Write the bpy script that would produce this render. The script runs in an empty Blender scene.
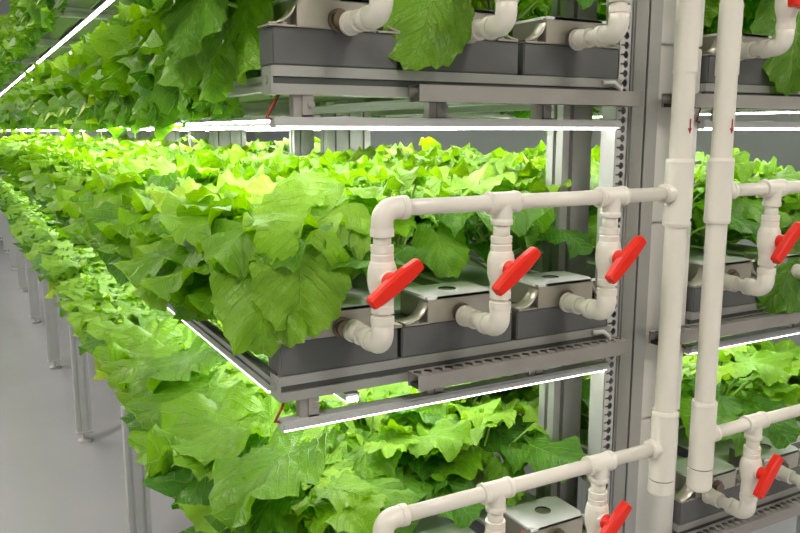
import bpy, bmesh, math, random
import numpy as np
from mathutils import Vector, Matrix
SC = bpy.context.scene
COL = SC.collection
PI = math.pi
ZO = 1.6            # height of the eye above the floor; shapes below are measured from eye height
rng = random.Random(7)

# ------------------------------------------------------------------ materials
def mat(name, color, rough=0.5, metal=0.0, noise=0.0, nscale=8.0, bump=0.0, bscale=60.0, spec=0.5, stretch=(1, 1, 1), coat=0.0):
    m = bpy.data.materials.new(name); m.use_nodes = True
    nt = m.node_tree; b = nt.nodes['Principled BSDF']
    b.inputs['Base Color'].default_value = (*color, 1); b.inputs['Roughness'].default_value = rough
    b.inputs['Metallic'].default_value = metal; b.inputs['Specular IOR Level'].default_value = spec
    b.inputs['Coat Weight'].default_value = coat
    tc = nt.nodes.new('ShaderNodeTexCoord'); mp = nt.nodes.new('ShaderNodeMapping')
    mp.inputs['Scale'].default_value = stretch
    nt.links.new(tc.outputs['Object'], mp.inputs['Vector'])
    if noise:
        n = nt.nodes.new('ShaderNodeTexNoise'); n.inputs['Scale'].default_value = nscale; n.inputs['Detail'].default_value = 6
        nt.links.new(mp.outputs[0], n.inputs['Vector'])
        mx = nt.nodes.new('ShaderNodeMix'); mx.data_type = 'RGBA'
        mx.inputs['A'].default_value = (*[c * (1 - noise) for c in color], 1)
        mx.inputs['B'].default_value = (*[min(1, c * (1 + noise)) for c in color], 1)
        nt.links.new(n.outputs['Fac'], mx.inputs['Factor']); nt.links.new(mx.outputs['Result'], b.inputs['Base Color'])
    if bump:
        n2 = nt.nodes.new('ShaderNodeTexNoise'); n2.inputs['Scale'].default_value = bscale; n2.inputs['Detail'].default_value = 4
        nt.links.new(mp.outputs[0], n2.inputs['Vector'])
        bp = nt.nodes.new('ShaderNodeBump'); bp.inputs['Strength'].default_value = bump; bp.inputs['Distance'].default_value = 0.01
        nt.links.new(n2.outputs['Fac'], bp.inputs['Height']); nt.links.new(bp.outputs[0], b.inputs['Normal'])
    return m

def emit(name, color, strength):
    m = bpy.data.materials.new(name); m.use_nodes = True
    b = m.node_tree.nodes['Principled BSDF']
    b.inputs['Base Color'].default_value = (.9, .9, .9, 1)
    b.inputs['Emission Color'].default_value = (*color, 1); b.inputs['Emission Strength'].default_value = strength
    return m

M = dict(
    pvc=mat('white_pvc', (.77, .735, .66), .32, noise=.05, nscale=14, bump=.03, bscale=90, coat=.15),
    pvc_line=mat('pipe_mark', (.10, .09, .08), .7),
    red=mat('red_plastic', (.78, .022, .008), .36, noise=.08, nscale=30, spec=.35),
    alu=mat('anodised_aluminium', (.42, .42, .40), .42, .55, noise=.06, nscale=20, stretch=(.4, .4, .4)),
    alulight=mat('light_aluminium', (.60, .62, .62), .45, .12, noise=.05, nscale=20),
    groove=mat('groove_dark', (.085, .09, .085), .6, .3),
    strut=mat('zinc_strut', (.36, .34, .32), .5, .35, noise=.1, nscale=25),
    strutlight=mat('galvanised_strut', (.62, .62, .61), .45, .35, noise=.1, nscale=25),
    tray=mat('grey_plastic', (.115, .118, .118), .5, noise=.12, nscale=9, bump=.04),
    traylid=mat('channel_cover', (.72, .74, .74), .5),
    steel=mat('stainless_box', (.46, .43, .37), .33, .6, noise=.22, nscale=16, bump=.05, bscale=25),
    lid=mat('brushed_lid', (.82, .83, .84), .3, .05, noise=.05),
    black=mat('dark_rubber', (.02, .02, .02), .6),  # near-black colour painted in as the shade inside holes and slots
    brass=mat('fitting_metal', (.22, .17, .13), .4, .7),
    lip=mat('white_plastic', (.88, .88, .87), .35),
    panel=mat('column_cover', (.68, .67, .63), .5, noise=.04),
    led_body=mat('lamp_housing', (.52, .53, .53), .4, .3),
    led=emit('led_white', (1.0, .985, .97), 24),
    led_front=emit('led_white_front', (1.0, .985, .97), 5),
    led_red=emit('led_red', (1.0, .25, .25), 12),
    wire_red=mat('red_wire', (.45, .03, .02), .5), wire_black=mat('black_wire', (.02, .02, .02), .5),
    hose=mat('white_hose', (.75, .75, .73), .4),
    wall=mat('wall_paint', (.36, .38, .37), .7, noise=.03),
    ceil=mat('ceiling_paint', (.72, .73, .73), .8),
    floor=mat('glossy_floor', (.52, .525, .56), .12, noise=.10, nscale=1.7, bump=.05, bscale=3.5),
    arrow=mat('red_sticker', (.35, .02, .03), .5),
    lamp=emit('room_lamp', (1.0, .92, .82), 42),
    stem=mat('leaf_stalk', (.40, .62, .14), .4),
)

def leaf_material():
    m = bpy.data.materials.new('leaf'); m.use_nodes = True
    nt = m.node_tree; N = nt.nodes; L = nt.links
    b = N['Principled BSDF']; out = N['Material Output']
    def math_(op, a, b_=None, c=None, clamp=False):
        n = N.new('ShaderNodeMath'); n.operation = op; n.use_clamp = clamp
        for i, v in enumerate((a, b_, c)):
            if v is None: continue
            if isinstance(v, (int, float)): n.inputs[i].default_value = v
            else: L.new(v, n.inputs[i])
        return n.outputs[0]
    uv = N.new('ShaderNodeUVMap'); uv.uv_map = 'leaf'
    sx = N.new('ShaderNodeSeparateXYZ'); L.new(uv.outputs[0], sx.inputs[0])
    u, v = sx.outputs[0], sx.outputs[1]
    au = math_('ABSOLUTE', u)
    side = math_('GREATER_THAN', u, 0.0)
    # midrib
    wid = math_('MULTIPLY_ADD', v, -.012, .017)
    mid = math_('SUBTRACT', 1.0, math_('DIVIDE', au, wid), clamp=True)
    # laterals leave the midrib and curve to the tip
    q = math_('SUBTRACT', v, math_('MULTIPLY', au, .75))
    q = math_('ADD', q, math_('MULTIPLY', math_('MULTIPLY', au, au), -.45))
    q = math_('ADD', q, math_('MULTIPLY', side, .07))
    nz = N.new('ShaderNodeTexNoise'); nz.inputs['Scale'].default_value = 5; L.new(uv.outputs[0], nz.inputs['Vector'])
    q = math_('ADD', q, math_('MULTIPLY', nz.outputs['Fac'], .10))
    fr = math_('FRACT', math_('MULTIPLY', q, 6.2))
    d = math_('ABSOLUTE', math_('SUBTRACT', fr, .5))
    lat = math_('SUBTRACT', 1.0, math_('DIVIDE', d, .075), clamp=True)
    # net veins
    vo = N.new('ShaderNodeTexVoronoi'); vo.feature = 'DISTANCE_TO_EDGE'; vo.inputs['Scale'].default_value = 17
    L.new(uv.outputs[0], vo.inputs['Vector'])
    net = math_('SUBTRACT', 1.0, math_('DIVIDE', vo.outputs['Distance'], .09), clamp=True)
    vein = math_('MAXIMUM', mid, math_('MULTIPLY', lat, .7))
    allv = math_('MAXIMUM', vein, math_('MULTIPLY', net, .12))
    at = N.new('ShaderNodeAttribute'); at.attribute_name = 'tint'
    oi = N.new('ShaderNodeObjectInfo')
    t = math_('ADD', at.outputs['Fac'], math_('MULTIPLY_ADD', oi.outputs['Random'], .18, -.09), clamp=True)
    n3 = N.new('ShaderNodeTexNoise'); n3.inputs['Scale'].default_value = 3.5; n3.inputs['Detail'].default_value = 5
    L.new(uv.outputs[0], n3.inputs['Vector'])
    t2 = math_('ADD', t, math_('MULTIPLY_ADD', n3.outputs['Fac'], .30, -.15), clamp=True)
    cr = N.new('ShaderNodeValToRGB'); L.new(t2, cr.inputs[0])
    e = cr.color_ramp.elements
    e[0].position = 0; e[0].color = (.060, .235, .008, 1)
    e[1].position = 1; e[1].color = (.52, .76, .04, 1)
    e2 = e.new(.40); e2.color = (.23, .48, .016, 1)
    e3 = e.new(.75); e3.color = (.40, .67, .055, 1)
    mx = N.new('ShaderNodeMix'); mx.data_type = 'RGBA'
    L.new(math_('MULTIPLY', allv, .55), mx.inputs['Factor']); L.new(cr.outputs[0], mx.inputs['A'])
    mx.inputs['B'].default_value = (.50, .78, .16, 1)
    L.new(mx.outputs['Result'], b.inputs['Base Color'])
    b.inputs['Roughness'].default_value = .36; b.inputs['Specular IOR Level'].default_value = .6
    puck = N.new('ShaderNodeTexNoise'); puck.inputs['Scale'].default_value = 7.5; puck.inputs['Detail'].default_value = 3
    L.new(uv.outputs[0], puck.inputs['Vector'])
    hgt = math_('ADD', math_('MULTIPLY', vein, -.95), math_('MULTIPLY', net, -.12))
    hgt = math_('ADD', hgt, math_('MULTIPLY', puck.outputs['Fac'], .8))
    bp = N.new('ShaderNodeBump'); bp.inputs['Strength'].default_value = .6; bp.inputs['Distance'].default_value = .009
    L.new(hgt, bp.inputs['Height']); L.new(bp.outputs[0], b.inputs['Normal'])
    tr = N.new('ShaderNodeBsdfTranslucent'); L.new(bp.outputs[0], tr.inputs['Normal'])
    hs = N.new('ShaderNodeHueSaturation'); hs.inputs['Saturation'].default_value = 1.1; hs.inputs['Value'].default_value = 1.25
    L.new(mx.outputs['Result'], hs.inputs['Color']); L.new(hs.outputs[0], tr.inputs['Color'])
    ms = N.new('ShaderNodeMixShader'); ms.inputs[0].default_value = .38
    L.new(b.outputs[0], ms.inputs[1]); L.new(tr.outputs[0], ms.inputs[2]); L.new(ms.outputs[0], out.inputs['Surface'])
    return m
M['leaf'] = leaf_material()

# ------------------------------------------------------------------ object helpers
ORIGIN = {}
def tag(o, label=None, cat=None, group=None, kind=None):
    if label: o['label'] = label
    if cat: o['category'] = cat
    if group: o['group'] = group
    if kind: o['kind'] = kind
    return o
def empty(name, loc, label=None, cat=None, group=None):
    o = bpy.data.objects.new(name, None); COL.objects.link(o); o.empty_display_size = .05
    o.location = (loc[0], loc[1], loc[2] + ZO); ORIGIN[o] = Vector(loc)
    return tag(o, label, cat, group)

class MB:
    """collects shapes given in eye-height coordinates and links them as one mesh"""
    def __init__(s): s.v = []; s.f = []; s.m = []; s.sm = []
    def add(s, vs, fs, mi=0, smooth=False):
        n = len(s.v); s.v += [Vector(p) for p in vs]
        for f in fs: s.f.append([i + n for i in f]); s.m.append(mi); s.sm.append(smooth)
        return s
    def box(s, x0, x1, y0, y1, z0, z1, mi=0, b=0.0):
        if b:
            bm = bmesh.new(); bmesh.ops.create_cube(bm, size=1)
            for v in bm.verts: v.co = Vector((x0 + (v.co.x + .5) * (x1 - x0), y0 + (v.co.y + .5) * (y1 - y0), z0 + (v.co.z + .5) * (z1 - z0)))
            bmesh.ops.bevel(bm, geom=list(bm.edges), offset=b, segments=2, affect='EDGES')
            s.addbm(bm, mi, False); return s
        vs = [(x, y, z) for x in (x0, x1) for y in (y0, y1) for z in (z0, z1)]
        return s.add(vs, [(0, 1, 3, 2), (4, 6, 7, 5), (0, 4, 5, 1), (2, 3, 7, 6), (0, 2, 6, 4), (1, 5, 7, 3)], mi)
    def addbm(s, bm, mi=0, smooth=False):
        bm.verts.index_update()
        s.add([v.co.copy() for v in bm.verts], [[v.index for v in f.verts] for f in bm.faces], mi, smooth); bm.free()
    def sweep(s, pts, rad, seg=20, mi=0, caps=True):
        """tube through pts; rad is one radius or one per point"""
        pts = [Vector(p) for p in pts]
        if not isinstance(rad, (list, tuple)): rad = [rad] * len(pts)
        t0 = (pts[1] - pts[0]).normalized()
        a = Vector((0, 0, 1)) if abs(t0.z) < .9 else Vector((1, 0, 0))
        n = t0.cross(a).normalized(); vs = []
        for i, p in enumerate(pts):
            if i == 0: t = t0
            elif i == len(pts) - 1: t = (pts[i] - pts[i - 1])
            else:
                t = (pts[i + 1] - pts[i]).normalized() + (pts[i] - pts[i - 1]).normalized()
            if t.length < 1e-9: t = tt
            t = t.normalized(); tt = t
            n = (n - t * n.dot(t)).normalized(); bnorm = t.cross(n)
            for k in range(seg):
                th = 2 * PI * k / seg
                vs.append(p + (n * math.cos(th) + bnorm * math.sin(th)) * rad[i])
        fs = []
        for i in range(len(pts) - 1):
            for k in range(seg):
                fs.append((i * seg + k, i * seg + (k + 1) % seg, (i + 1) * seg + (k + 1) % seg, (i + 1) * seg + k))
        s.add(vs, fs, mi, True)
        if caps:
            n0 = len(s.v) - len(vs)
            s.f.append([n0 + k for k in range(seg)][::-1]); s.m.append(mi); s.sm.append(False)
            s.f.append([n0 + (len(pts) - 1) * seg + k for k in range(seg)]); s.m.append(mi); s.sm.append(False)
        return s
    def lathe(s, base, axis, prof, seg=24, mi=0):
        """prof: (distance along axis, radius); doubled points keep creases sharp"""
        ax = Vector(axis).normalized(); base = Vector(base)
        return s.sweep_steps(base, ax, prof, seg, mi)
    def sweep_steps(s, base, ax, prof, seg, mi):
        a = Vector((0, 0, 1)) if abs(ax.z) < .9 else Vector((1, 0, 0))
        n = ax.cross(a).normalized(); b = ax.cross(n); vs = []
        for d, r in prof:
            for k in range(seg):
                th = 2 * PI * k / seg; vs.append(base + ax * d + (n * math.cos(th) + b * math.sin(th)) * max(r, 1e-5))
        for i in range(len(prof) - 1):
            (d0, r0), (d1, r1) = prof[i], prof[i + 1]
            ring = vs[i * seg:(i + 2) * seg]
            s.add(ring, [(k, (k + 1) % seg, seg + (k + 1) % seg, seg + k) for k in range(seg)], mi, True)
        s.add(vs[:seg], [list(range(seg))[::-1]], mi); s.add(vs[-seg:], [list(range(seg))], mi)
        return s
    def prism(s, poly, o, u, v, w, length, mi=0):
        """poly in (u,v) extruded along w"""
        o, u, v, w = map(Vector, (o, u, v, w)); n = len(poly)
        a = [o + u * p[0] + v * p[1] for p in poly]; b_ = [p + w * length for p in a]
        return s.add(a + b_, [(i, (i + 1) % n, n + (i + 1) % n, n + i) for i in range(n)] + [list(range(n))[::-1], list(range(n, 2 * n))], mi)
    def build(s, name, mats, parent=None, origin=None):
        if not isinstance(mats, (list, tuple)): mats = [mats]
        o = bpy.data.objects.new(name, bpy.data.meshes.new(name)); COL.objects.link(o)
        if parent is not None:
            O = ORIGIN[parent]; o.parent = parent; ORIGIN[o] = O
        else:
            O = Vector(origin) if origin else Vector((0, 0, 0)); ORIGIN[o] = O
            o.location = (O.x, O.y, O.z + ZO)
        me = o.data; me.from_pydata([tuple(p - O) for p in s.v], [], s.f)
        for m_ in mats: me.materials.append(m_)
        me.polygons.foreach_set('material_index', s.m); me.polygons.foreach_set('use_smooth', s.sm)
        bm = bmesh.new(); bm.from_mesh(me); bmesh.ops.recalc_face_normals(bm, faces=bm.faces); bm.to_mesh(me); bm.free()
        me.update(); return o

def groove_poly(w, h, nw=1, nh=1, g=.008, d=.007):
    """cross-section of a slotted aluminium profile"""
    def side(L, n):
        pts = []
        for i in range(n):
            c = L * (i + .5) / n
            pts += [(c - g / 2, 0), (c - g / 2, d), (c + g / 2, d), (c + g / 2, 0)]
        return pts
    p = [(0, 0)] + [(a, b) for a, b in side(w, nw)]
    p += [(w, 0)] + [(w - b, a) for a, b in side(h, nh)]
    p += [(w, h)] + [(w - a, h - b) for a, b in side(w, nw)]
    p += [(0, h)] + [(b, h - a) for a, b in side(h, nh)]
    return p

def perforated(mb, o, u, v, w, pitch, n, mi=0):
    """flat plate of n cells stacked along v, each pierced by a keyhole slot"""
    o, u, v = Vector(o), Vector(u).normalized(), Vector(v).normalized()
    hole = [(-.30, -.07), (-.04, -.10), (.02, -.33), (.16, -.36), (.30, -.20), (.34, 0), (.30, .20), (.16, .36), (.02, .33), (-.04, .10), (-.30, .07), (-.34, 0)]
    rect = [(-.5, -.5), (-.2, -.5), (.1, -.5), (.3, -.5), (.5, -.5), (.5, 0), (.5, .5), (.3, .5), (.1, .5), (-.2, .5), (-.5, .5), (-.5, 0)]
    for i in range(n):
        c = o + v * (pitch * (i + .5)) + u * (w / 2)
        a = [c + u * (p[0] * w) + v * (p[1] * pitch) for p in rect]; b = [c + u * (p[0] * w) + v * (p[1] * pitch * 1.1) for p in hole]
        mb.add(a + b, [(k, (k + 1) % 12, 12 + (k + 1) % 12, 12 + k) for k in range(12)], mi)

# ------------------------------------------------------------------ layout
TIERS = [-.89, -.39, .10, .59]
TN = ['bottom', 'middle', 'upper', 'top']
ST = [1.24 + 1.49 * k for k in range(9)]          # column stations along the rack
Y0, YE = 1.165, 13.2
FLOOR = -1.6
XL, XC0, XC1, XR = .425, 1.10, 1.36, 2.06
CH = [(.425, .64), (.648, .885), (.897, 1.125)]
CHR = [(1.375, 1.60), (1.61, 1.835), (1.845, 2.06)]

# ------------------------------------------------------------------ the room
def structure(name, mb, m): return tag(mb.build(name, m), kind='structure')
structure('floor', MB().box(-2.6, 5.0, -2.2, 15, FLOOR - .1, FLOOR), M['floor'])
structure('ceiling', MB().box(-2.6, 5.0, -2.2, 15, 1.75, 1.85), M['ceil'])
structure('wall_back', MB().box(-2.6, 5.0, 14.8, 15, FLOOR, 1.75), M['wall'])
structure('wall_left', MB().box(-2.8, -2.6, -2.2, 15, FLOOR, 1.75), M['wall'])
structure('wall_right', MB().box(5.0, 5.2, -2.2, 15, FLOOR, 1.75), M['wall'])
structure('wall_front', MB().box(-2.6, 5.0, -2.4, -2.2, FLOOR, 1.75), M['wall'])

# ------------------------------------------------------------------ the rack
rack = empty('cultivation_rack', (1.23, Y0, FLOOR), 'long grey aluminium cultivation rack of stacked tiers carrying leafy green plants', 'rack')
def post(x, y, w=.075, d=.04):
    p = MB(); p.prism(groove_poly(w, d, 2, 1), (x, y - d / 2, FLOOR + .06), (1, 0, 0), (0, 1, 0), (0, 0, 1), TIERS[0] - .05 - FLOOR - .06)
    p.box(x - .004, x + w + .004, y - d / 2 - .006, y + d / 2 + .006, FLOOR + .052, FLOOR + .06)
    po = p.build('post', M['alulight'], rack)
    MB().lathe((x + w / 2, y, FLOOR), (0, 0, 1), [(0, .036), (.012, .036), (.012, .036), (.02, .015), (.02, .008), (.052, .008)], 20).build('levelling_foot', M['strutlight'], po)
for y in ST:
    post(XL - .005, y + .02); post(XR - .07, y + .02)
# columns: two slotted profiles and, on the near one, a keyhole strut and a flat cover
def column(y, near):
    z0, z1 = FLOOR + .03, 1.55
    c = MB(); c.box(1.127, 1.16, y + .03, y + .08, z0, z1); c.prism(groove_poly(.045, .05, 1, 1, .01, .012), (1.082, y + .03, z0), (1, 0, 0), (0, 1, 0), (0, 0, 1), z1 - z0)
    c.build('column_profile', M['alu'], rack)
    c = MB(); c.prism(groove_poly(.07, .06, 1, 1, .006, .012), (1.166, y - .075, z0), (1, 0, 0), (0, 1, 0), (0, 0, 1), z1 - z0)
    c.box(1.14, 1.32, y - .06, y + .06, z0 - .03, z0)
    c.build('column_profile', M['alu'], rack)
    if near:
        s = MB(); n = int((z1 - z0) / .0178)
        perforated(s, (1.129, y - .07, z0), (1, 0, 0), (0, 0, 1), .030, .0178, n, 0)
        s.box(1.129, 1.131, y - .07, y - .03, z0, z1); s.box(1.164, 1.166, y - .07, y - .03, z0, z1)
        s.box(1.131, 1.164, y - .045, y - .03, z0, z1, 1)  # dark backing, painted as the shade behind the slots
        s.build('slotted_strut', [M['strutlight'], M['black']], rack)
    c = MB()
    if near:
        for za, zb in ((z0, -.62), (-.615, -.19), (-.185, .17), (.175, z1)): c.box(1.245, 1.372, y - .06, y - .045 + .07, za, zb, 0, .002)
        c.box(1.25, 1.365, y - .05, y + .01, z0, z1)
    else:
        c.prism(groove_poly(.12, .05, 2, 1, .01, .008), (1.245, y - .03, z0), (1, 0, 0), (0, 1, 0), (0, 0, 1), z1 - z0)
    c.build('column_cover' if near else 'column_profile', M['panel'] if near else M['alu'], rack)
for i, y in enumerate(ST): column(y, i == 0)

def xbeam(x0, x1, y, zt, w=.045, h=.043):
    b = MB(); b.prism(groove_poly(w, h, 1, 1, .011, .016), (x0, y, zt - h), (0, 1, 0), (0, 0, 1), (1, 0, 0), x1 - x0); return b
def ribbed_arm(x0, x1, zt, y):
    """keyhole bracket arm reaching out from the column under the end beam"""
    s = MB(); n = int((x1 - x0) / .0215)
    perforated(s, (x0, y - .036, zt), (0, 1, 0), (1, 0, 0), .034, .0215, n)
    s.box(x0, x0 + n * .0215, y - .038, y - .036, zt - .027, zt)           # front web
    s.box(x0, x0 + n * .0215, y - .002, y, zt - .027, zt)
    s.box(x0 + .004, x0 + n * .0215, y - .036, y - .002, zt - .027, zt - .020, 1)  # dark fill standing in for the shade inside the arm
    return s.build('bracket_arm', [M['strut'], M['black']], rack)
for t, zt in enumerate(TIERS):
    for side in (0, 1):
        xa, xb = (XL, 1.135) if side == 0 else (1.372, XR)
        b = xbeam(xa, xb, Y0, zt).build('end_beam', M['alu'], rack)
        MB().box(xa + .001, xb - .001, Y0 + .0035, Y0 + .012, zt - .0265, zt - .0165).build('groove_strip', M['groove'], b)  # added dark strip, paints the shade inside the beam's groove
        cap = MB(); xe = xa if side == 0 else xb
        cap.box(*((xe - .003, xe) if side == 0 else (xe, xe + .003)), Y0 + .001, Y0 + .044, zt - .042, zt - .001)
        cap.lathe((xe - .003 if side == 0 else xe + .003, Y0 + .0225, zt - .021), (-1 if side == 0 else 1, 0, 0), [(0, .007), (.002, .007)], 14)
        cap.build('end_cap', M['alu'], b)
        # edge rail and inner rail along the rack
        for k, xr in enumerate((xa if side == 0 else xb - .04, xb - .075 if side == 0 else xa + .035)):
            rw = .020 if k == 0 else .04
            xq = xr if k or side == 0 else xb - rw
            r = MB(); r.prism(groove_poly(rw, .024, 1, 1, .006, .005), (xq, Y0 + .0455, zt - .038), (1, 0, 0), (0, 0, 1), (0, 1, 0), YE - Y0)
            r.build('side_rail', M['alu'], rack)
        for y in ST[1:]:
            xbeam(xa + .021 if side == 0 else xa + .076, xb - .076 if side == 0 else xb - .021, y, zt).build('cross_beam', M['alu'], rack)
    ribbed_arm(.66, 1.16, zt - .024, Y0)
    ribbed_arm(1.245, 2.03, zt - .024, Y0)

# ------------------------------------------------------------------ growing channels
def channel(t, x0, x1, label, near):
    zt = TIERS[t]; z1 = zt + .061; xc = (x0 + x1) / 2
    r = empty('grow_channel', (xc, Y0, zt), label, 'channel', 'grey growing channels on the %s tier' % TN[t])
    ia, ib = x0 + (.062 if x0 < .5 else .03), x1 - (.062 if x1 > 2 else .03)
    c = MB(); c.box(x0, x1, Y0, Y0 + .06, zt + .0005, z1 - .004, 0, .002); c.box(ia, ib, Y0 + .06, YE, zt + .0005, z1 - .006); c.build('channel_body', M['tray'], r)
    c = MB(); c.box(ia - .003, ib + .003, Y0 + .10, YE, z1 - .006, z1 + .001); c.build('cover_strip', M['traylid'], r)
    if not near: return r
    a, b = xc - .068, xc + .068; ya, yb = Y0 - .004, Y0 + .095; zb = z1 + .044
    c = MB(); c.box(a, b, ya, yb, z1 - .004, zb - .003, 0, .0015)
    c.box(a - .001, a + .001, ya - .001, yb, z1 - .004, zb - .002); box = c.build('end_box', M['steel'], r)
    # lid with a round hole
    l = MB(); n = 24; hx, hy, hr = xc + .004, (ya + yb) / 2 + .004, .017
    for zz, flip in ((zb, False),):
        ring = [(hx + hr * math.cos(2 * PI * k / n), hy + hr * math.sin(2 * PI * k / n), zz) for k in range(n)]
        rect = []
        for k in range(n):
            th = 2 * PI * k / n; cx_, cy_ = math.cos(th), math.sin(th)
            sx = ((b + .003 - hx) if cx_ > 0 else (hx - a + .003)) / max(abs(cx_), 1e-6)
            sy = ((yb - hy) if cy_ > 0 else (hy - ya + .003)) / max(abs(cy_), 1e-6)
            s_ = min(sx, sy); rect.append((hx + cx_ * s_, hy + cy_ * s_, zz))
        low = [(p[0], p[1], zz - .005) for p in rect]; rlow = [(p[0], p[1], zz - .02) for p in ring]
        l.add(ring + rect + low + rlow, [(k, (k + 1) % n, n + (k + 1) % n, n + k) for k in range(n)] + [(n + k, n + (k + 1) % n, 2 * n + (k + 1) % n, 2 * n + k) for k in range(n)])
        l.add(ring + rlow, [(k, (k + 1) % n, n + (k + 1) % n, n + k) for k in range(n)], 1)
        l.add(rlow, [list(range(n))], 1)  # hole's wall and bottom coloured dark as the shade within
    l.box(a - .003, b + .003, ya - .003, ya, zb - .005, zb - .0002)
    l.build('lid', [M['lid'], M['black']], box)
    # flared side brackets with a curved rim
    for sgn in (-1, 1):
        e = a if sgn < 0 else b; W = .046; H = .040; n = 10
        arc = [(e + sgn * (W - W * math.sin(PI / 2 * k / n)), z1 - .002 + .003 + H * (1 - math.cos(PI / 2 * k / n))) for k in range(n + 1)]
        f = MB()
        poly = [(e, z1 - .003), (e + sgn * W, z1 - .003)] + arc
        f.add([(p[0], ya + .022, p[1]) for p in poly] + [(p[0], ya + .025, p[1]) for p in poly],
              [list(range(len(poly))), list(range(len(poly), 2 * len(poly)))[::-1]])
        f.add([(p[0], ya, p[1]) for p in arc] + [(p[0], ya + .03, p[1]) for p in arc] + [(p[0], ya, p[1] - .003) for p in arc] + [(p[0], ya + .03, p[1] - .003) for p in arc],
              [(k, k + 1, n + 1 + k + 1, n + 1 + k) for k in range(n)] + [(2 * (n + 1) + k, 2 * (n + 1) + k + 1, 3 * (n + 1) + k + 1, 3 * (n + 1) + k) for k in range(n)] + [(k, k + 1, 2 * (n + 1) + k + 1, 2 * (n + 1) + k) for k in range(n)], 0, True)
        f.box(*sorted((e + sgn * .002, e + sgn * W)), ya, ya + .05, z1 - .004, z1 - .001)
        f.lathe((e + sgn * .020, ya + .012, z1 - .001), (0, 0, 1), [(0, .007), (.003, .007), (.003, .004), (.007, .004)], 10, 0)
        f.build('flared_bracket', M['steel'], box)
    MB().lathe((xc, ya, zb - .034), (0, -1, 0), [(0, .018), (.004, .018), (.004, .0135), (.012, .0135)], 18).build('threaded_fitting', M['brass'], box)
    return r
side_words = {0: 'outer left', 1: 'second from the left', 2: 'third from the left, nearest the column', 3: 'first right of the column', 4: 'second right of the column', 5: 'outermost right'}
for t in range(4):
    for i, (x0, x1) in enumerate(CH + CHR):
        channel(t, x0, x1, 'dark grey growing channel on the %s tier, %s' % (TN[t], side_words[i]), t < 3 and i < 5)

# ------------------------------------------------------------------ LED lamps
def led_long(t, x, side, which):
    zt = TIERS[t] - (.0385 if which == 0 and (t == 1 or side) else .074)
    r = empty('led_strip', (x, Y0 + .06, zt), 'long white LED strip running along under the %s tier, %s' % (TN[t], which_words[side][which]), 'lamp', 'long LED strips under the tiers')
    w = .012 if which else .0095
    h_ = MB().box(x - w, x + w, Y0 + .07, YE, zt - .006, zt)
    for q in (-1, 1) if which else (): h_.box(x + q * w - .0015, x + q * w + .0015, Y0 + .07, YE, zt - .014, zt)
    h_.build('housing', M['led_body'], r)
    d = MB(); d.box(x - w + .001, x + w - .001, Y0 + .072, YE - .01, zt - (.0165 if which else .0095), zt - .006)
    d.build('diffuser', M['led' if which or t > 1 else 'led_front'], r)
    return r
which_words = [['on the outer left edge', 'inside the left edge', 'over the second channel', 'beside the column'], ['on the far right edge', 'inside the right edge', 'over the middle right channel', 'right beside the column']]
for t in range(1, 4):
    for k, x in enumerate((.436 if t == 1 else .47 if t == 2 else .57, .585 if t < 3 else .69, .79, .955)): led_long(t, x, 0, k)
    for k, x in enumerate((2.049, 1.89, 1.68, 1.47)): led_long(t, x, 1, k)
def led_end(t, x0, x1, words):
    zt = TIERS[t] - .078; y = Y0 + .012
    r = empty('led_strip', ((x0 + x1) / 2, y, zt), 'slim LED lamp hung crosswise under the %s tier end beam, %s' % (TN[t], words), 'lamp', 'crosswise LED lamps under the end beams')
    h = MB(); h.box(x0, x1, y - .012, y + .012, zt - .004, zt + .001); h.box(x0, x1, y - .0135, y - .0105, zt - .013, zt - .003); h.box(x0, x1, y + .010, y + .013, zt - .010, zt - .003)
    h.box(x0 - .002, x0, y - .012, y + .012, zt - .016, zt); h.box(x1, x1 + .002, y - .012, y + .012, zt - .016, zt)
    h.build('housing', M['led_body'], r)
    d = MB(); d.box(x0, x1, y - .010, y + .010, zt - .018, zt - .004, 0, .003)
    k = x0 + .12
    while k < x1 - .02: d.box(k, k + .014, y - .0115, y + .0115, zt - .0165, zt - .008, 1); k += .175
    d.build('diffuser', [M['led_front'], M['led_red']], r)
    for xb in ([x0 + .045, x0 + .29, x0 + .52] if x0 < 1 else [x0 + .06, x0 + .36]):
        b = MB(); b.box(xb, xb + .018, Y0 + .003, Y0 + .006, zt + .001, zt + .035); b.box(xb, xb + .030, Y0 + .003, Y0 + .03, zt + .001, zt + .004)
        b.box(xb - .014, xb, Y0 + .006, Y0 + .025, zt + .001, zt + .035); b.lathe((xb + .014, Y0 + .003, zt + .02), (0, -1, 0), [(0, .006), (.003, .006), (.003, .003), (.006, .003)], 8)
        b.build('hanger', M['strut'], r)
    pts = [Vector((x0 + .006, y, zt - .004)), Vector((x0 - .012, y, zt + .0)), Vector((x0 + .0, y + .004, zt + .018)), Vector((x0 + .012, y + .01, zt + .036))]
    MB().sweep(pts, .0017, 8).build('red_wire', M['wire_red'], r)
    MB().sweep([p + Vector((.004, .003, 0)) for p in pts], .0014, 8).build('black_wire', M['wire_black'], r)
for t in range(1, 4):
    led_end(t, .428, 1.135, 'left of the column'); led_end(t, 1.375, 2.05, 'right of the column')

# small white hose stubs looping at the ends of the beams
for t, z in ((1, TIERS[1]), (2, TIERS[2])):
    MB().sweep([(1.085, Y0 - .002, z - .008), (1.108, Y0 - .008, z - .007), (1.122, Y0 - .010, z - .018), (1.125, Y0 - .008, z - .034)], .0045, 10).build('hose_stub', M['hose'], None, (1.11, Y0, z))
    tag(bpy.data.objects[-1] if False else COL.objects[-1], 'short white hose curling at the column end of the %s tier beam' % TN[t], 'hose')

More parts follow.
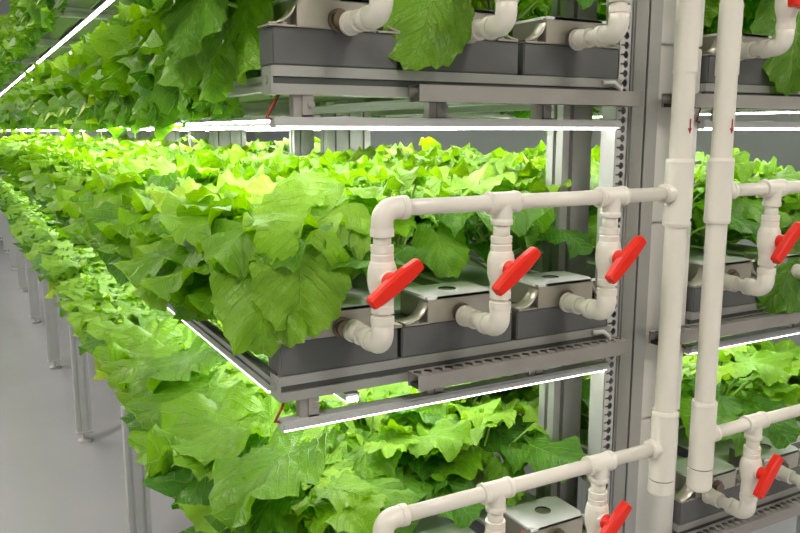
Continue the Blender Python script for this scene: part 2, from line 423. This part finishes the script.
# ------------------------------------------------------------------ PVC pipework
YH = 1.045
def arc(c, a, b, r, n=8):
    """points of a quarter bend at corner c from direction a (incoming side) to b"""
    c, a, b = Vector(c), Vector(a), Vector(b); o = c + a * r + b * r; pts = []
    for k in range(n + 1):
        th = PI / 2 * k / n; pts.append(o - b * r * math.cos(th) - a * r * math.sin(th))
    return pts
RP, RF = .0128, .0172
def elbow(parent, c, a, b, leg=.034, r=.020, name='elbow'):
    """a, b: unit vectors from the corner towards each socket"""
    c, a, b = Vector(c), Vector(a), Vector(b)
    pts = [c + a * (leg + .004)] + arc(c, a, b, r) + [c + b * (leg + .004)]
    m = MB(); m.sweep(pts, RF, 24)
    for d in (a, b):
        m.lathe(c + d * (leg - .006), d, [(0, RF - .001), (0, RF + .0012), (.0115, RF + .0012), (.0125, RF - .002), (.0125, RP)], 24)
    return m.build(name, M['pvc'], parent)
def pipe(parent, a, b, r=RP, name='pipe'):
    return MB().sweep([a, b], r, 24).build(name, M['pvc'], parent)
def tee(parent, c, run, br, rl=.030, bl=.036, rf=RF, rb=RF, name='tee_fitting'):
    c, run, br = Vector(c), Vector(run), Vector(br); m = MB()
    m.lathe(c - run * rl, run, [(0, rf - .003), (0, rf + .0008), (.006, rf + .0014), (.010, rf), (2 * rl - .010, rf), (2 * rl - .006, rf + .0014), (2 * rl, rf + .0008), (2 * rl, rf - .003)], 28)
    m.lathe(c, br, [(0, rb), (bl - .01, rb), (bl - .006, rb + .0014), (bl, rb + .0008), (bl, rb - .003)], 28)
    return m.build(name, M['pvc'], parent)
def valve(parent, x, z, ang, y=YH):
    v = MB()   # body seen from top: collar, union, ball housing, union, collar
    v.lathe((x, y, z + .052), (0, 0, -1), [(0, .0145), (0, .0178), (.010, .0178), (.0115, .0168), (.013, .0168), (.0145, .0178), (.024, .0178), (.026, .0190), (.032, .0212), (.040, .0226), (.050, .0230), (.060, .0226), (.068, .0212), (.076, .0188), (.080, .0176), (.092, .0172), (.093, .0178), (.104, .0178), (.104, .0145)], 32)
    v.lathe((x, y, z), (0, -1, 0), [(0, .0155), (.0235, .0155), (.0245, .0135)], 24)
    vo = v.build('ball_valve', M['pvc'], parent)
    h = MB(); h.lathe((x, y, z), (0, -1, 0), [(.022, .0145), (.040, .0145), (.0415, .013)], 24)
    ca, sa = math.cos(ang), math.sin(ang)
    ex, ez = Vector((ca, 0, sa)), Vector((-sa, 0, ca)); o = Vector((x, y - .036, z))
    L = .050
    poly = [(-L, -.0075), (-L + .004, -.0095), (-.016, -.0125), (.016, -.0125), (L - .004, -.0095), (L, -.0075), (L, .0075), (L - .004, .0095), (.016, .0125), (-.016, .0125), (-L + .004, .0095), (-L, .0075)]
    ft = [o + ex * p[0] + ez * p[1] for p in poly]; mid_ = [p + Vector((0, -.012, 0)) for p in ft]
    top = [o + ex * p[0] * .97 + ez * p[1] * .72 + Vector((0, -.016, 0)) for p in poly]; n = len(poly)
    h.add(ft + mid_ + top, [list(range(n)), [2 * n + i for i in range(n)]] + [(i, (i + 1) % n, n + (i + 1) % n, n + i) for i in range(n)] + [(n + i, n + (i + 1) % n, 2 * n + (i + 1) % n, 2 * n + i) for i in range(n)])
    h.build('red_handle', M['red'], vo)
    return vo
def drop(parent, t, x, ang, first):
    zt = TIERS[t]; zh = zt + .277; zc = zt + .066
    if first: elbow(parent, (x, YH, zh), (1, 0, 0), (0, 0, -1), .036)
    else: tee(parent, (x, YH, zh), (1, 0, 0), (0, 0, -1))
    zv = zt + (.170 if not (t == 2 and x > 1.2) else .150)
    pipe(parent, (x, YH, zh - .030), (x, YH, zv + .045), RP + .001)
    valve(parent, x, zv, ang)
    pipe(parent, (x, YH, zv - .045), (x, YH, zc + .02), RP + .001)
    elbow(parent, (x, YH, zc), (0, 0, 1), (0, 1, 0), .040)
    pipe(parent, (x, YH + .03, zc), (x, Y0 - .045, zc))
    s = MB(); s.lathe((x, Y0 - .050, zc), (0, 1, 0), [(0, .0135), (0, RF), (.028, RF), (.028, .019), (.036, .019), (.036, .0135)], 24)
    s.build('socket', M['pvc'], parent)
def manifold(side, xr, xs, angs, label, zb):
    r = empty('pipe_manifold', (xr, YH, zb), label, 'pipes')
    rr, rt = .0200, .0248
    top = 1.10
    MB().lathe((xr, YH, zb + .05), (0, 0, 1), [(0, rr), (top - zb, rr)], 28).build('riser_pipe', M['pvc'], r)
    for t in range(3):
        zh = TIERS[t] + .277; sg = -1 if side == 0 else 1
        if t == 0:
            m = MB(); m.lathe((xr, YH, zh + .075), (0, 0, -1), [(0, rr), (0, rt - .001), (.006, rt + .0005), (.010, rt), (.140, rt), (.141, rt - .0005)], 32)
            m.lathe((xr, YH, zh), (sg, 0, 0), [(0, RF), (.028, RF), (.030, RF + .0015), (.038, RF + .0012), (.038, RP)], 24)
            m.build('tee_fitting', M['pvc'], r)
            MB().lathe((xr, YH, zh - .066), (0, 0, -1), [(0, rt - .0012), (.002, rt - .0012)], 32).build('joint_line', M['pvc_line'], r)
            MB().lathe((xr, YH, zh - .068), (0, 0, -1), [(0, rt), (zh - .068 - zb - .006, rt + .0004), (zh - .068 - zb, rt - .003)], 32).build('pipe_cap', M['pvc'], r)
        else:
            m = MB(); m.lathe((xr, YH, zh + .064), (0, 0, -1), [(0, rr), (0, rt - .001), (.006, rt + .0005), (.010, rt), (.116, rt), (.120, rt + .0005), (.126, rt - .001), (.126, rr)], 32)
            m.lathe((xr, YH, zh), (sg, 0, 0), [(0, RF), (.028, RF), (.030, RF + .0015), (.038, RF + .0012), (.038, RP)], 24)
            m.build('tee_fitting', M['pvc'], r)
        xe = xs[0]
        pipe(r, (xr + sg * .03, YH, zh), (xe + (.03 if side == 0 else -.03), YH, zh), name='header_pipe')
        for k, x in enumerate(xs):
            drop2(r, t, x, angs[t][k], k == 0, side)
    # plain coupling high on the riser
    MB().lathe((xr, YH, .106), (0, 0, 1), [(0, rr), (0, rr + .0015), (.13, rr + .0015), (.13, rr)], 28).build('coupling', M['pvc'], r)
    # red flow arrow stuck on the riser, wrapped round its front
    a = MB(); th0 = math.radians(-92)
    def on(du, z): th = th0 + du / rr; return (xr + (rr + .0006) * math.cos(th), YH + (rr + .0006) * math.sin(th), z)
    za = .024
    a.add([on(-.0018, za), on(.0018, za), on(.0018, za - .020), on(-.0018, za - .020)], [(0, 1, 2, 3)])
    a.add([on(-.0052, za - .017), on(.0052, za - .017), on(0, za - .028)], [(0, 1, 2)])
    a.build('flow_arrow', M['arrow'], r)
def drop2(r, t, x, ang, first, side):
    if first and side == 1:
        # mirrored end elbow
        zt = TIERS[t]; zh = zt + .277
        elbow(r, (x, YH, zh), (-1, 0, 0), (0, 0, -1), .036)
        zc = zt + .066; zv = zt + .170
        pipe(r, (x, YH, zh - .030), (x, YH, zv + .045), RP + .001); valve(r, x, zv, ang); pipe(r, (x, YH, zv - .045), (x, YH, zc + .02), RP + .001)
        elbow(r, (x, YH, zc), (0, 0, 1), (0, 1, 0), .040); pipe(r, (x, YH + .03, zc), (x, Y0 - .045, zc))
        MB().lathe((x, Y0 - .050, zc), (0, 1, 0), [(0, .0135), (0, RF), (.028, RF), (.028, .019), (.036, .019), (.036, .0135)], 24).build('socket', M['pvc'], r)
    else: drop(r, t, x, ang, first)
R_ = math.radians
XD = [(a + b) / 2 for a, b in CH]; XD = [.547, .768, 1.005]
manifold(0, 1.172, XD, [[R_(38), R_(42), R_(46)], [R_(34), R_(38), R_(44)], [R_(40), R_(40), R_(45)]], 'white PVC pipe manifold left of the column with red handled valves, three drops each level', -.712)
XDR = [1.70, 1.446]
manifold(1, 1.285, XDR, [[R_(45), R_(52)], [R_(45), R_(45)], [R_(45), R_(9)]], 'white PVC pipe manifold right of the column with red handled valves', -.728)

# ------------------------------------------------------------------ plants
def outline(th, seed):
    a = abs(th)
    xs = [0, .12, .35, .7, 1.1, 1.6, 2.1, 2.55, 2.9, PI]
    ys = [.92, .905, .88, .83, .76, .71, .68, .64, .50, .18]
    r = float(np.interp(a, xs, ys))
    return r
def leaf(L, W, droop, fold, wave, seed, nr, ns, serr=.05):
    """a cordate toothed leaf blade: +y to the tip, joint at the origin; returns verts, uv, faces"""
    r_ = random.Random(seed); ph = [r_.uniform(0, 6.28) for _ in range(6)]; kx = r_.choice([4, 5, 6, 7]); tw = r_.uniform(-.5, .5)
    lob = r_.uniform(.012, .035); cs = r_.uniform(-.25, .25)
    V = [(0, 0)]
    for i in range(1, nr + 1):
        f = (i / nr) ** .85
        for k in range(ns):
            th = -PI + 2 * PI * (k + .0) / ns
            R0 = outline(th, seed)
            R0 *= 1 + lob * math.sin(th * 5 + ph[0]) * (.4 + .6 * f)
            if i == nr: R0 *= 1 + serr * ((k * 2 % 5) / 2.5 - .8) * (1 if abs(th) < 2.8 else 0)
            V.append((R0 * f * math.sin(th) * 1.0, R0 * f * math.cos(th)))
    V = np.array(V); uv = V.copy()
    x, y = V[:, 0].copy(), V[:, 1].copy()
    rad = np.hypot(x, y) / .72; th = np.arctan2(x, y)
    ax = np.abs(x)
    z = fold * ax + wave * .085 * rad ** 2.2 * np.sin(kx * th + ph[2]) + wave * .045 * rad ** 3 * np.sin(11 * th + ph[3])
    z += .026 * np.sin((y - .75 * ax) * 38 + ph[4]) * np.minimum(1, ax * 7) * np.minimum(1, rad * 1.2)
    z += .020 * np.sin(x * 27 + ph[5]) * np.sin(y * 27 + ph[0]) * np.minimum(1, rad * 2)
    z -= .20 * ax ** 2 * (1 + tw)
    x *= W / L / .6 * .55
    # sideways curve and droop along the length
    x += cs * .5 * y * y
    yy = np.linspace(-.6, 1.1, 60); ang = -droop * np.clip(yy + .05, 0, 2) ** 1.15; dy = yy[1] - yy[0]
    cy = np.concatenate([[0], np.cumsum(np.cos(ang[:-1]) * dy)]); cz = np.concatenate([[0], np.cumsum(np.sin(ang[:-1]) * dy)])
    i0 = np.interp(0, yy, cy); j0 = np.interp(0, yy, cz); cy -= i0; cz -= j0
    an = np.interp(y, yy, ang)
    Y = np.interp(y, yy, cy) - z * np.sin(an); Z = np.interp(y, yy, cz) + z * np.cos(an)
    X = x + tw * .25 * Z
    P = np.stack([X, Y, Z], 1) * L
    F = [(0, 1 + k, 1 + (k + 1) % ns) for k in range(ns)]
    for i in range(nr - 1):
        a = 1 + i * ns; b = a + ns
        F += [(a + k, b + k, b + (k + 1) % ns, a + (k + 1) % ns) for k in range(ns)]
    return P, uv, F
def frame(d, up_hint, roll=0.0):
    """matrix whose y axis is d and whose z axis leans to up_hint"""
    d = Vector(d).normalized(); u = Vector(up_hint)
    z = (u - d * u.dot(d))
    if z.length < 1e-4: z = Vector((1, 0, 0)) - d * d.x
    z.normalize(); x = d.cross(z)
    m = Matrix((x, d, z)).transposed()
    return np.array(m @ Matrix.Rotation(roll, 3, 'Y'))
class Foliage:
    def __init__(s): s.P = []; s.uv = []; s.F = []; s.t = []; s.n = 0; s.stem = MB()
    def leaf(s, joint, d, L, W, droop, fold, wave, seed, tint, nr, ns, roll=0, up=(0, 0, 1)):
        P, uv, F = leaf(L, W, droop, fold, wave, seed, nr, ns)
        A = frame(d, up, roll); P = P @ A.T + np.array(joint)
        s.P.append(P); s.uv.append(uv + np.array([0, 0])); s.F += [tuple(i + s.n for i in f) for f in F]; s.t += [tint] * len(P); s.n += len(P)
    def stalk(s, a, b, bow, r=.0026, seg=6, n=5):
        a, b = Vector(a), Vector(b); c = (a + b) / 2 + Vector(bow); pts = []
        for k in range(n + 1):
            q = k / n; pts.append(a * (1 - q) ** 2 + c * 2 * q * (1 - q) + b * q * q)
        s.stem.sweep(pts, [r * (1.35 - .5 * k / n) for k in range(n + 1)], seg, 0, False)
    def mesh(s, name, extra_stem=False):
        P = np.concatenate(s.P); uv = np.concatenate(s.uv)
        me = bpy.data.meshes.new(name); me.from_pydata(P.tolist(), [], s.F)
        at = me.attributes.new('tint', 'FLOAT', 'POINT'); at.data.foreach_set('value', np.array(s.t, np.float32))
        ul = me.uv_layers.new(name='leaf'); li = np.empty(len(me.loops), np.int32); me.loops.foreach_get('vertex_index', li)
        ul.data.foreach_set('uv', uv[li].astype(np.float32).ravel())
        me.polygons.foreach_set('use_smooth', [True] * len(me.polygons)); me.materials.append(M['leaf']); me.update(); return me
    def stem_mesh(s, name):
        me = bpy.data.meshes.new(name); me.from_pydata([tuple(v) for v in s.stem.v], [], s.stem.f)
        me.polygons.foreach_set('use_smooth', [True] * len(me.polygons)); me.materials.append(M['stem']); me.update(); return me

def grow(seed, n, h, nr, ns, spill=None, spill_amt=0.0, big=1.0, zmax=.318, zmin=-.075, edge=None, narrow=1.0):
    """one plant: n leaves from a short stem. spill: horizontal direction in which the old leaves hang over"""
    r_ = random.Random(seed); f = Foliage(); base = Vector((0, 0, 0)); crown = Vector((0, 0, .03))
    f.stem.sweep([(0, 0, -.004), (0, 0, .05)], .006, 8, 0, False)
    for i in range(n):
        a = (i + .5) / n                                       # 0 young ... 1 old
        az = i * 2.39996 + r_.uniform(-.35, .35) + seed
        dirh = Vector((math.cos(az), math.sin(az), 0)); hang = 0
        if spill is not None and a > .25:
            sd = Vector(spill); c = dirh.dot(sd)
            if c > -.35 or r_.random() < spill_amt * .5:
                dirh = (dirh + sd * (.9 * spill_amt)).normalized(); hang = max(0, dirh.dot(sd)) * spill_amt * min(1, (a - .2) * 1.5)
        inc = R_(12 + 50 * a ** .9 + r_.uniform(-9, 9)) + hang * R_(28 if zmax > .2 else 48)
        pl = (.88 + .28 * math.sin(PI * min(1, a * .8 + .1))) * h * r_.uniform(.75, 1.1)
        if hang: pl *= 1.0 + .15 * hang
        L = (.048 + .064 * min(1, a * 1.8)) * (1.22 if r_.random() < .16 else 1) * big * r_.uniform(.82, 1.15)
        pd = dirh * math.sin(inc) + Vector((0, 0, math.cos(inc)))
        j = crown + pd * pl
        el = R_(30 - 50 * a + r_.uniform(-16, 16)) - hang * R_(r_.uniform(30, 85))
        el = max(el, R_(-88))
        bd = dirh * math.cos(el) + Vector((0, 0, math.sin(el)))
        bd += Vector((r_.uniform(-.2, .2), r_.uniform(-.2, .2), 0))
        if j.z + L * max(0, math.sin(el)) * .9 > zmax: j.z = zmax - L * max(0, math.sin(el)) * .9 - r_.uniform(0, .02)
        droop = r_.uniform(.15, .75) + .35 * hang * r_.random()
        if j.z + L * math.sin(el - .45) < zmin: j.z = min(zmin - L * math.sin(el - .45), zmax)
        bd = dirh * math.cos(el) + Vector((0, 0, math.sin(el))) + Vector((r_.uniform(-.2, .2), r_.uniform(-.2, .2), 0))
        if edge:
            ea, eb = edge; q = el - droop * .5
            df = ea - eb * (j.x + bd.x * L * .9) - (j.z + L * math.sin(q))
            if df > 0: j.x += df / eb * .55; j.z = min(zmax, j.z + df * .45)
        upv = Vector((0, 0, 1)) + dirh * (.9 if hang else .15)
        tint = .78 - .62 * min(1, a * 1.25) ** .8 + r_.uniform(-.2, .2)
        if r_.random() < .02: tint = 1.0
        f.leaf(j, bd, L, L * r_.uniform(.84, 1.04) * narrow, droop, r_.uniform(.0, .22), r_.uniform(.7, 1.7), seed * 91 + i, min(1, max(0, tint)), nr, ns, r_.uniform(-.35, .35), upv)
        f.stalk(crown * r_.uniform(.3, 1), j, Vector((0, 0, 1)) * pl * .12 - dirh * pl * .05, .0022 + .0012 * a)
    return f

SP = .16
HR, HS = 9, 56          # fine leaves
MR, MS = 5, 32          # middle distance
LR, LS = 3, 16          # far
def kinds(n0, count, n, h, nr, ns, **kw):
    out = []
    for k in range(count):
        f = grow(n0 + k, n, h, nr, ns, **kw); out.append((f.mesh('foliage'), f.stem_mesh('stems')))
    return out
V_fine = kinds(10, 7, 21, .20, HR, HS)
V_mid = kinds(30, 5, 20, .20, MR, MS)
V_spill = kinds(40, 6, 25, .17, HR, HS, spill=(-1, 0, 0), spill_amt=.9, big=1.25, zmin=-.105, edge=(-.21, .98))
V_spillm = kinds(50, 5, 25, .17, MR, MS, spill=(-1, 0, 0), spill_amt=.9, big=1.06, zmin=-.105, edge=(-.21, .98))
V_lowm = kinds(55, 4, 24, .155, MR, MS, spill=(-1, 0, 0), spill_amt=.3, zmin=0, edge=(-.44, 2.4))
V_hangm = kinds(58, 4, 32, .085, MR, MS, spill=(-1, 0, 0), spill_amt=1.3, big=1.25, zmin=-.18, narrow=.72, zmax=.13)
V_low = kinds(60, 5, 23, .155, HR, HS, spill=(-1, 0, 0), spill_amt=.3, big=1.15, zmin=.0, edge=(-.44, 2.4))
V_hang = kinds(90, 6, 36, .085, HR, HS, spill=(-1, 0, 0), spill_amt=1.3, big=1.28, zmin=-.19, narrow=.70, zmax=.13)
V_front = kinds(70, 4, 20, .20, HR, HS, spill=(0, 1, 0), spill_amt=.5)
V_corner = kinds(80, 3, 29, .17, HR, HS, spill=(-.75, -.66, 0), spill_amt=.8, big=1.22, zmin=-.05)
HERO = {(2, 0): [((-.088, .025, .020), (-.042, -.030, -.146), .150, .105, .30), ((-.072, -.055, .036), (-.030, -.030, -.136), .138, .10, .42), ((-.115, .165, .041), (-.043, -.050, -.147), .15, .11, .36)],
        (2, 1): [((-.074, -.255, .036), (-.045, -.02, -.101), .120, .115, .34)],
        (1, 0): [((-.044, -.185, .116), (-.013, -.02, -.125), .118, .120, .42), ((.025, -.115, .185), (-.189, -.08, -.103), .16, .145, .50)],
        (2, 4): [((-.076, -.245, .091), (-.07, -.03, -.211), .20, .15, .12)],
        (1, 4): [((-.004, -.245, .04), (-.157, -.04, -.136), .19, .13, .15)]}
def hero(t, i):
    """a front plant with the long-stalked leaves that hang over the channel's end"""
    f = grow(310 + 7 * t + i, 24, .17 if i == 0 else .19, HR, HS, spill=(-.9, -.3, 0) if i == 0 else (0, 1, 0), spill_amt=.8 if i == 0 else .4, zmin=-.05 if t < 2 else -.12, edge=(-.18, .98) if i == 0 and t == 1 else None)
    for k, (j, d, L, W, tint) in enumerate(HERO[(t, i)]):
        f.leaf(j, d, L, W, .25, .10, .8, 900 + 10 * t + i + k, tint, HR + 2, HS, .1, (-.25, -1, .35) if t < 2 or i else (-1, -.45, .3))
        f.stalk((0, 0, .03), j, (0, -.02, .07 if j[2] < .15 else .03), .0032)
    return f.mesh('foliage'), f.stem_mesh('stems')
ORD = ['first', 'second', 'third', 'fourth', 'fifth', 'sixth', 'seventh', 'eighth', 'ninth', 'tenth', 'eleventh', 'twelfth', 'thirteenth', 'fourteenth', 'fifteenth', 'sixteenth', 'seventeenth', 'eighteenth', 'nineteenth', 'twentieth']
ROW = ['outer left row', 'second row', 'row left of column', 'row right of column', 'second right row', 'far right row']
def place(meshes, x, y, z, rz, sc, label, group):
    o = bpy.data.objects.new('leafy_green_plant', None); COL.objects.link(o); o.empty_display_size = .03
    o.location = (x, y, z + ZO); o.rotation_euler = (0, 0, rz); o.scale = (sc, sc, sc)
    tag(o, label, 'plant', group)
    for nm, me in zip(('foliage', 'stems'), meshes):
        c = bpy.data.objects.new(nm, me); COL.objects.link(c); c.parent = o
    return o
far_pts = []
count = 0
for t in range(4):
    z = TIERS[t] + .063
    for i, (x0, x1) in enumerate(CH + CHR):
        xc = (x0 + x1) / 2; left = i < 3
        if t == 3 and i in (4, 5): continue
        yfull = (4.4 if i == 0 else 3.6 if i == 1 else 3.2) if left else (2.6 if i < 5 else 2.1)
        if t == 3: yfull = 6.6 if i == 0 else 0
        yend = 12.6 if left else 7.5
        y = Y0 + (.17 if i == 0 else .24); k = 0
        if t == 3: y = 4.0 if i == 0 else 3.4
        while y < yend:
            near = y < yfull
            px = xc + rng.uniform(-.02, .02) - (.03 if i == 0 and t > 0 else 0); py = y + rng.uniform(-.02, .02)
            s_ = rng.uniform(.86, 1.10) * (.97 if t == 0 else 1.0)
            if t == 3: s_ *= .95
            if near:
                fine = y < 2.5
                if i == 0:
                    if k == 0 and t == 1: ms = V_corner[t]
                    elif t == 0: ms = rng.choice(V_low if fine else V_lowm)
                    elif t > 1: ms = rng.choice(V_hang if fine else V_hangm)
                    else: ms = rng.choice(V_spill if fine else V_spillm)
                    rz = rng.uniform(-.22, .22)
                elif i == 5: ms = rng.choice(V_spillm); rz = PI + rng.uniform(-.2, .2)
                elif k == 0 and t < 3: ms = V_front[(i + t) % 3]; rz = rng.uniform(-.3, .3)
                else: ms = rng.choice(V_fine if fine else V_mid); rz = rng.uniform(0, 6.28)
                lab = 'leafy green plant, %s of the %s tier, %s from pipe end' % (ROW[i], TN[t], ORD[min(k, 19)])
                if t == 3: lab = 'leafy green plant over %s tier edge at upper left, %s of that row' % (TN[t], ORD[min(k, 19)])
                if k == 0 and (t, i) in HERO: ms = hero(t, i); rz = 0; s_ = 1; px = xc - (.0325 if i == 0 else 0); py = Y0 + (.17 if i == 0 else .24)
                place(ms, px, py, z, rz, s_, lab, 'leafy plants on the %s tier, %s' % (TN[t], ROW[i])); count += 1
            else:
                far_pts.append((px, py, z, rng.uniform(-.25, .25) + (PI if i == 5 else 0) if i in (0, 5) else rng.uniform(0, 6.28), s_, (2, 1, 3, 3)[t] if i in (0, 5) else 0))
            y += SP; k += 1
# plants too far and small to tell apart: one mass of foliage
def mass(pts):
    vs = {}
    for key, sp in ((0, None), (1, (-1, 0, 0)), (2, (-1, 0, 0)), (3, (-1, 0, 0))):
        vs[key] = [grow(200 + k + 50 * key, 18 if not key else 20, (.20, .17, .155, .085)[key],  LR, LS, spill=sp, spill_amt=(0, .9, .3, 1.2)[key], big=1.3 if key == 3 else 1.15, zmin=(-.075, -.075, 0, -.17)[key], zmax=.13 if key == 3 else .318, narrow=.8 if key == 3 else 1, edge=(None, (-.20, .98), (-.44, 2.4), None)[key]) for k in range(4)]
    P, UV, F, T, n = [], [], [], [], 0
    for (x, y, z, rz, s_, sp) in pts:
        f = rng.choice(vs[sp]); p = np.concatenate(f.P); c, s = math.cos(rz), math.sin(rz)
        q = np.stack([p[:, 0] * c - p[:, 1] * s, p[:, 0] * s + p[:, 1] * c, p[:, 2]], 1) * s_ + np.array([x, y, z])
        P.append(q); UV.append(np.concatenate(f.uv)); F += [tuple(a + n for a in ff) for ff in f.F]; dt = rng.uniform(-.08, .08); T += [min(1, max(0, a + dt)) for a in f.t]; n += len(q)
    g = Foliage(); g.P, g.uv, g.F, g.t = P, UV, F, T
    o = bpy.data.objects.new('distant_foliage', g.mesh('distant_foliage')); COL.objects.link(o); o.location = (0, 0, ZO)
    tag(o, 'mass of small distant leafy green plants filling the tiers towards the far end', 'foliage', kind='stuff')
mass(far_pts)
print('plants', count, 'far', len(far_pts))

# ------------------------------------------------------------------ room lamps
for k, (x, y) in enumerate([(-1.3, .2), (-1.3, 3.2), (-1.3, 6.2), (-1.3, 9.2), (1.2, -1.3), (3.9, -.6)]):
    words = ['near the front of the aisle', 'over the left aisle', 'further down the left aisle', 'at the far part of the left aisle', 'in front of the pipes', 'right of the pipes'][k]
    r = empty('ceiling_light', (x, y, 1.75), 'flat white ceiling light panel %s' % words, 'lamp', 'ceiling light panels')
    MB().box(x - .32, x + .32, y - .32, y + .32, 1.735, 1.75).build('frame', M['led_body'], r)
    MB().box(x - .29, x + .29, y - .29, y + .29, 1.728, 1.735).build('diffuser', M['lamp'], r)

# ------------------------------------------------------------------ camera, world, view
f = 790.; cx, cy, hor, u1 = 400, 266.5, 132., -443
pitch = math.atan((cy - hor) / f); yaw = math.atan(-u1 / (f / math.cos(pitch)))
cam = bpy.data.cameras.new('camera'); co = bpy.data.objects.new('camera', cam); COL.objects.link(co)
cam.sensor_width = 36; cam.lens = 36 * f / 800; cam.clip_start = .02; cam.clip_end = 60
co.location = (0, 0, ZO); co.rotation_euler = (PI / 2 - pitch, 0, -yaw)
SC.camera = co
w = bpy.data.worlds.new('world'); SC.world = w; w.use_nodes = True
w.node_tree.nodes['Background'].inputs[0].default_value = (.8, .85, .9, 1); w.node_tree.nodes['Background'].inputs[1].default_value = .1
SC.view_settings.view_transform = 'Standard'; SC.view_settings.look = 'None'; SC.view_settings.gamma = 1; SC.view_settings.use_curve_mapping = False
SC.view_settings.exposure = 0.22
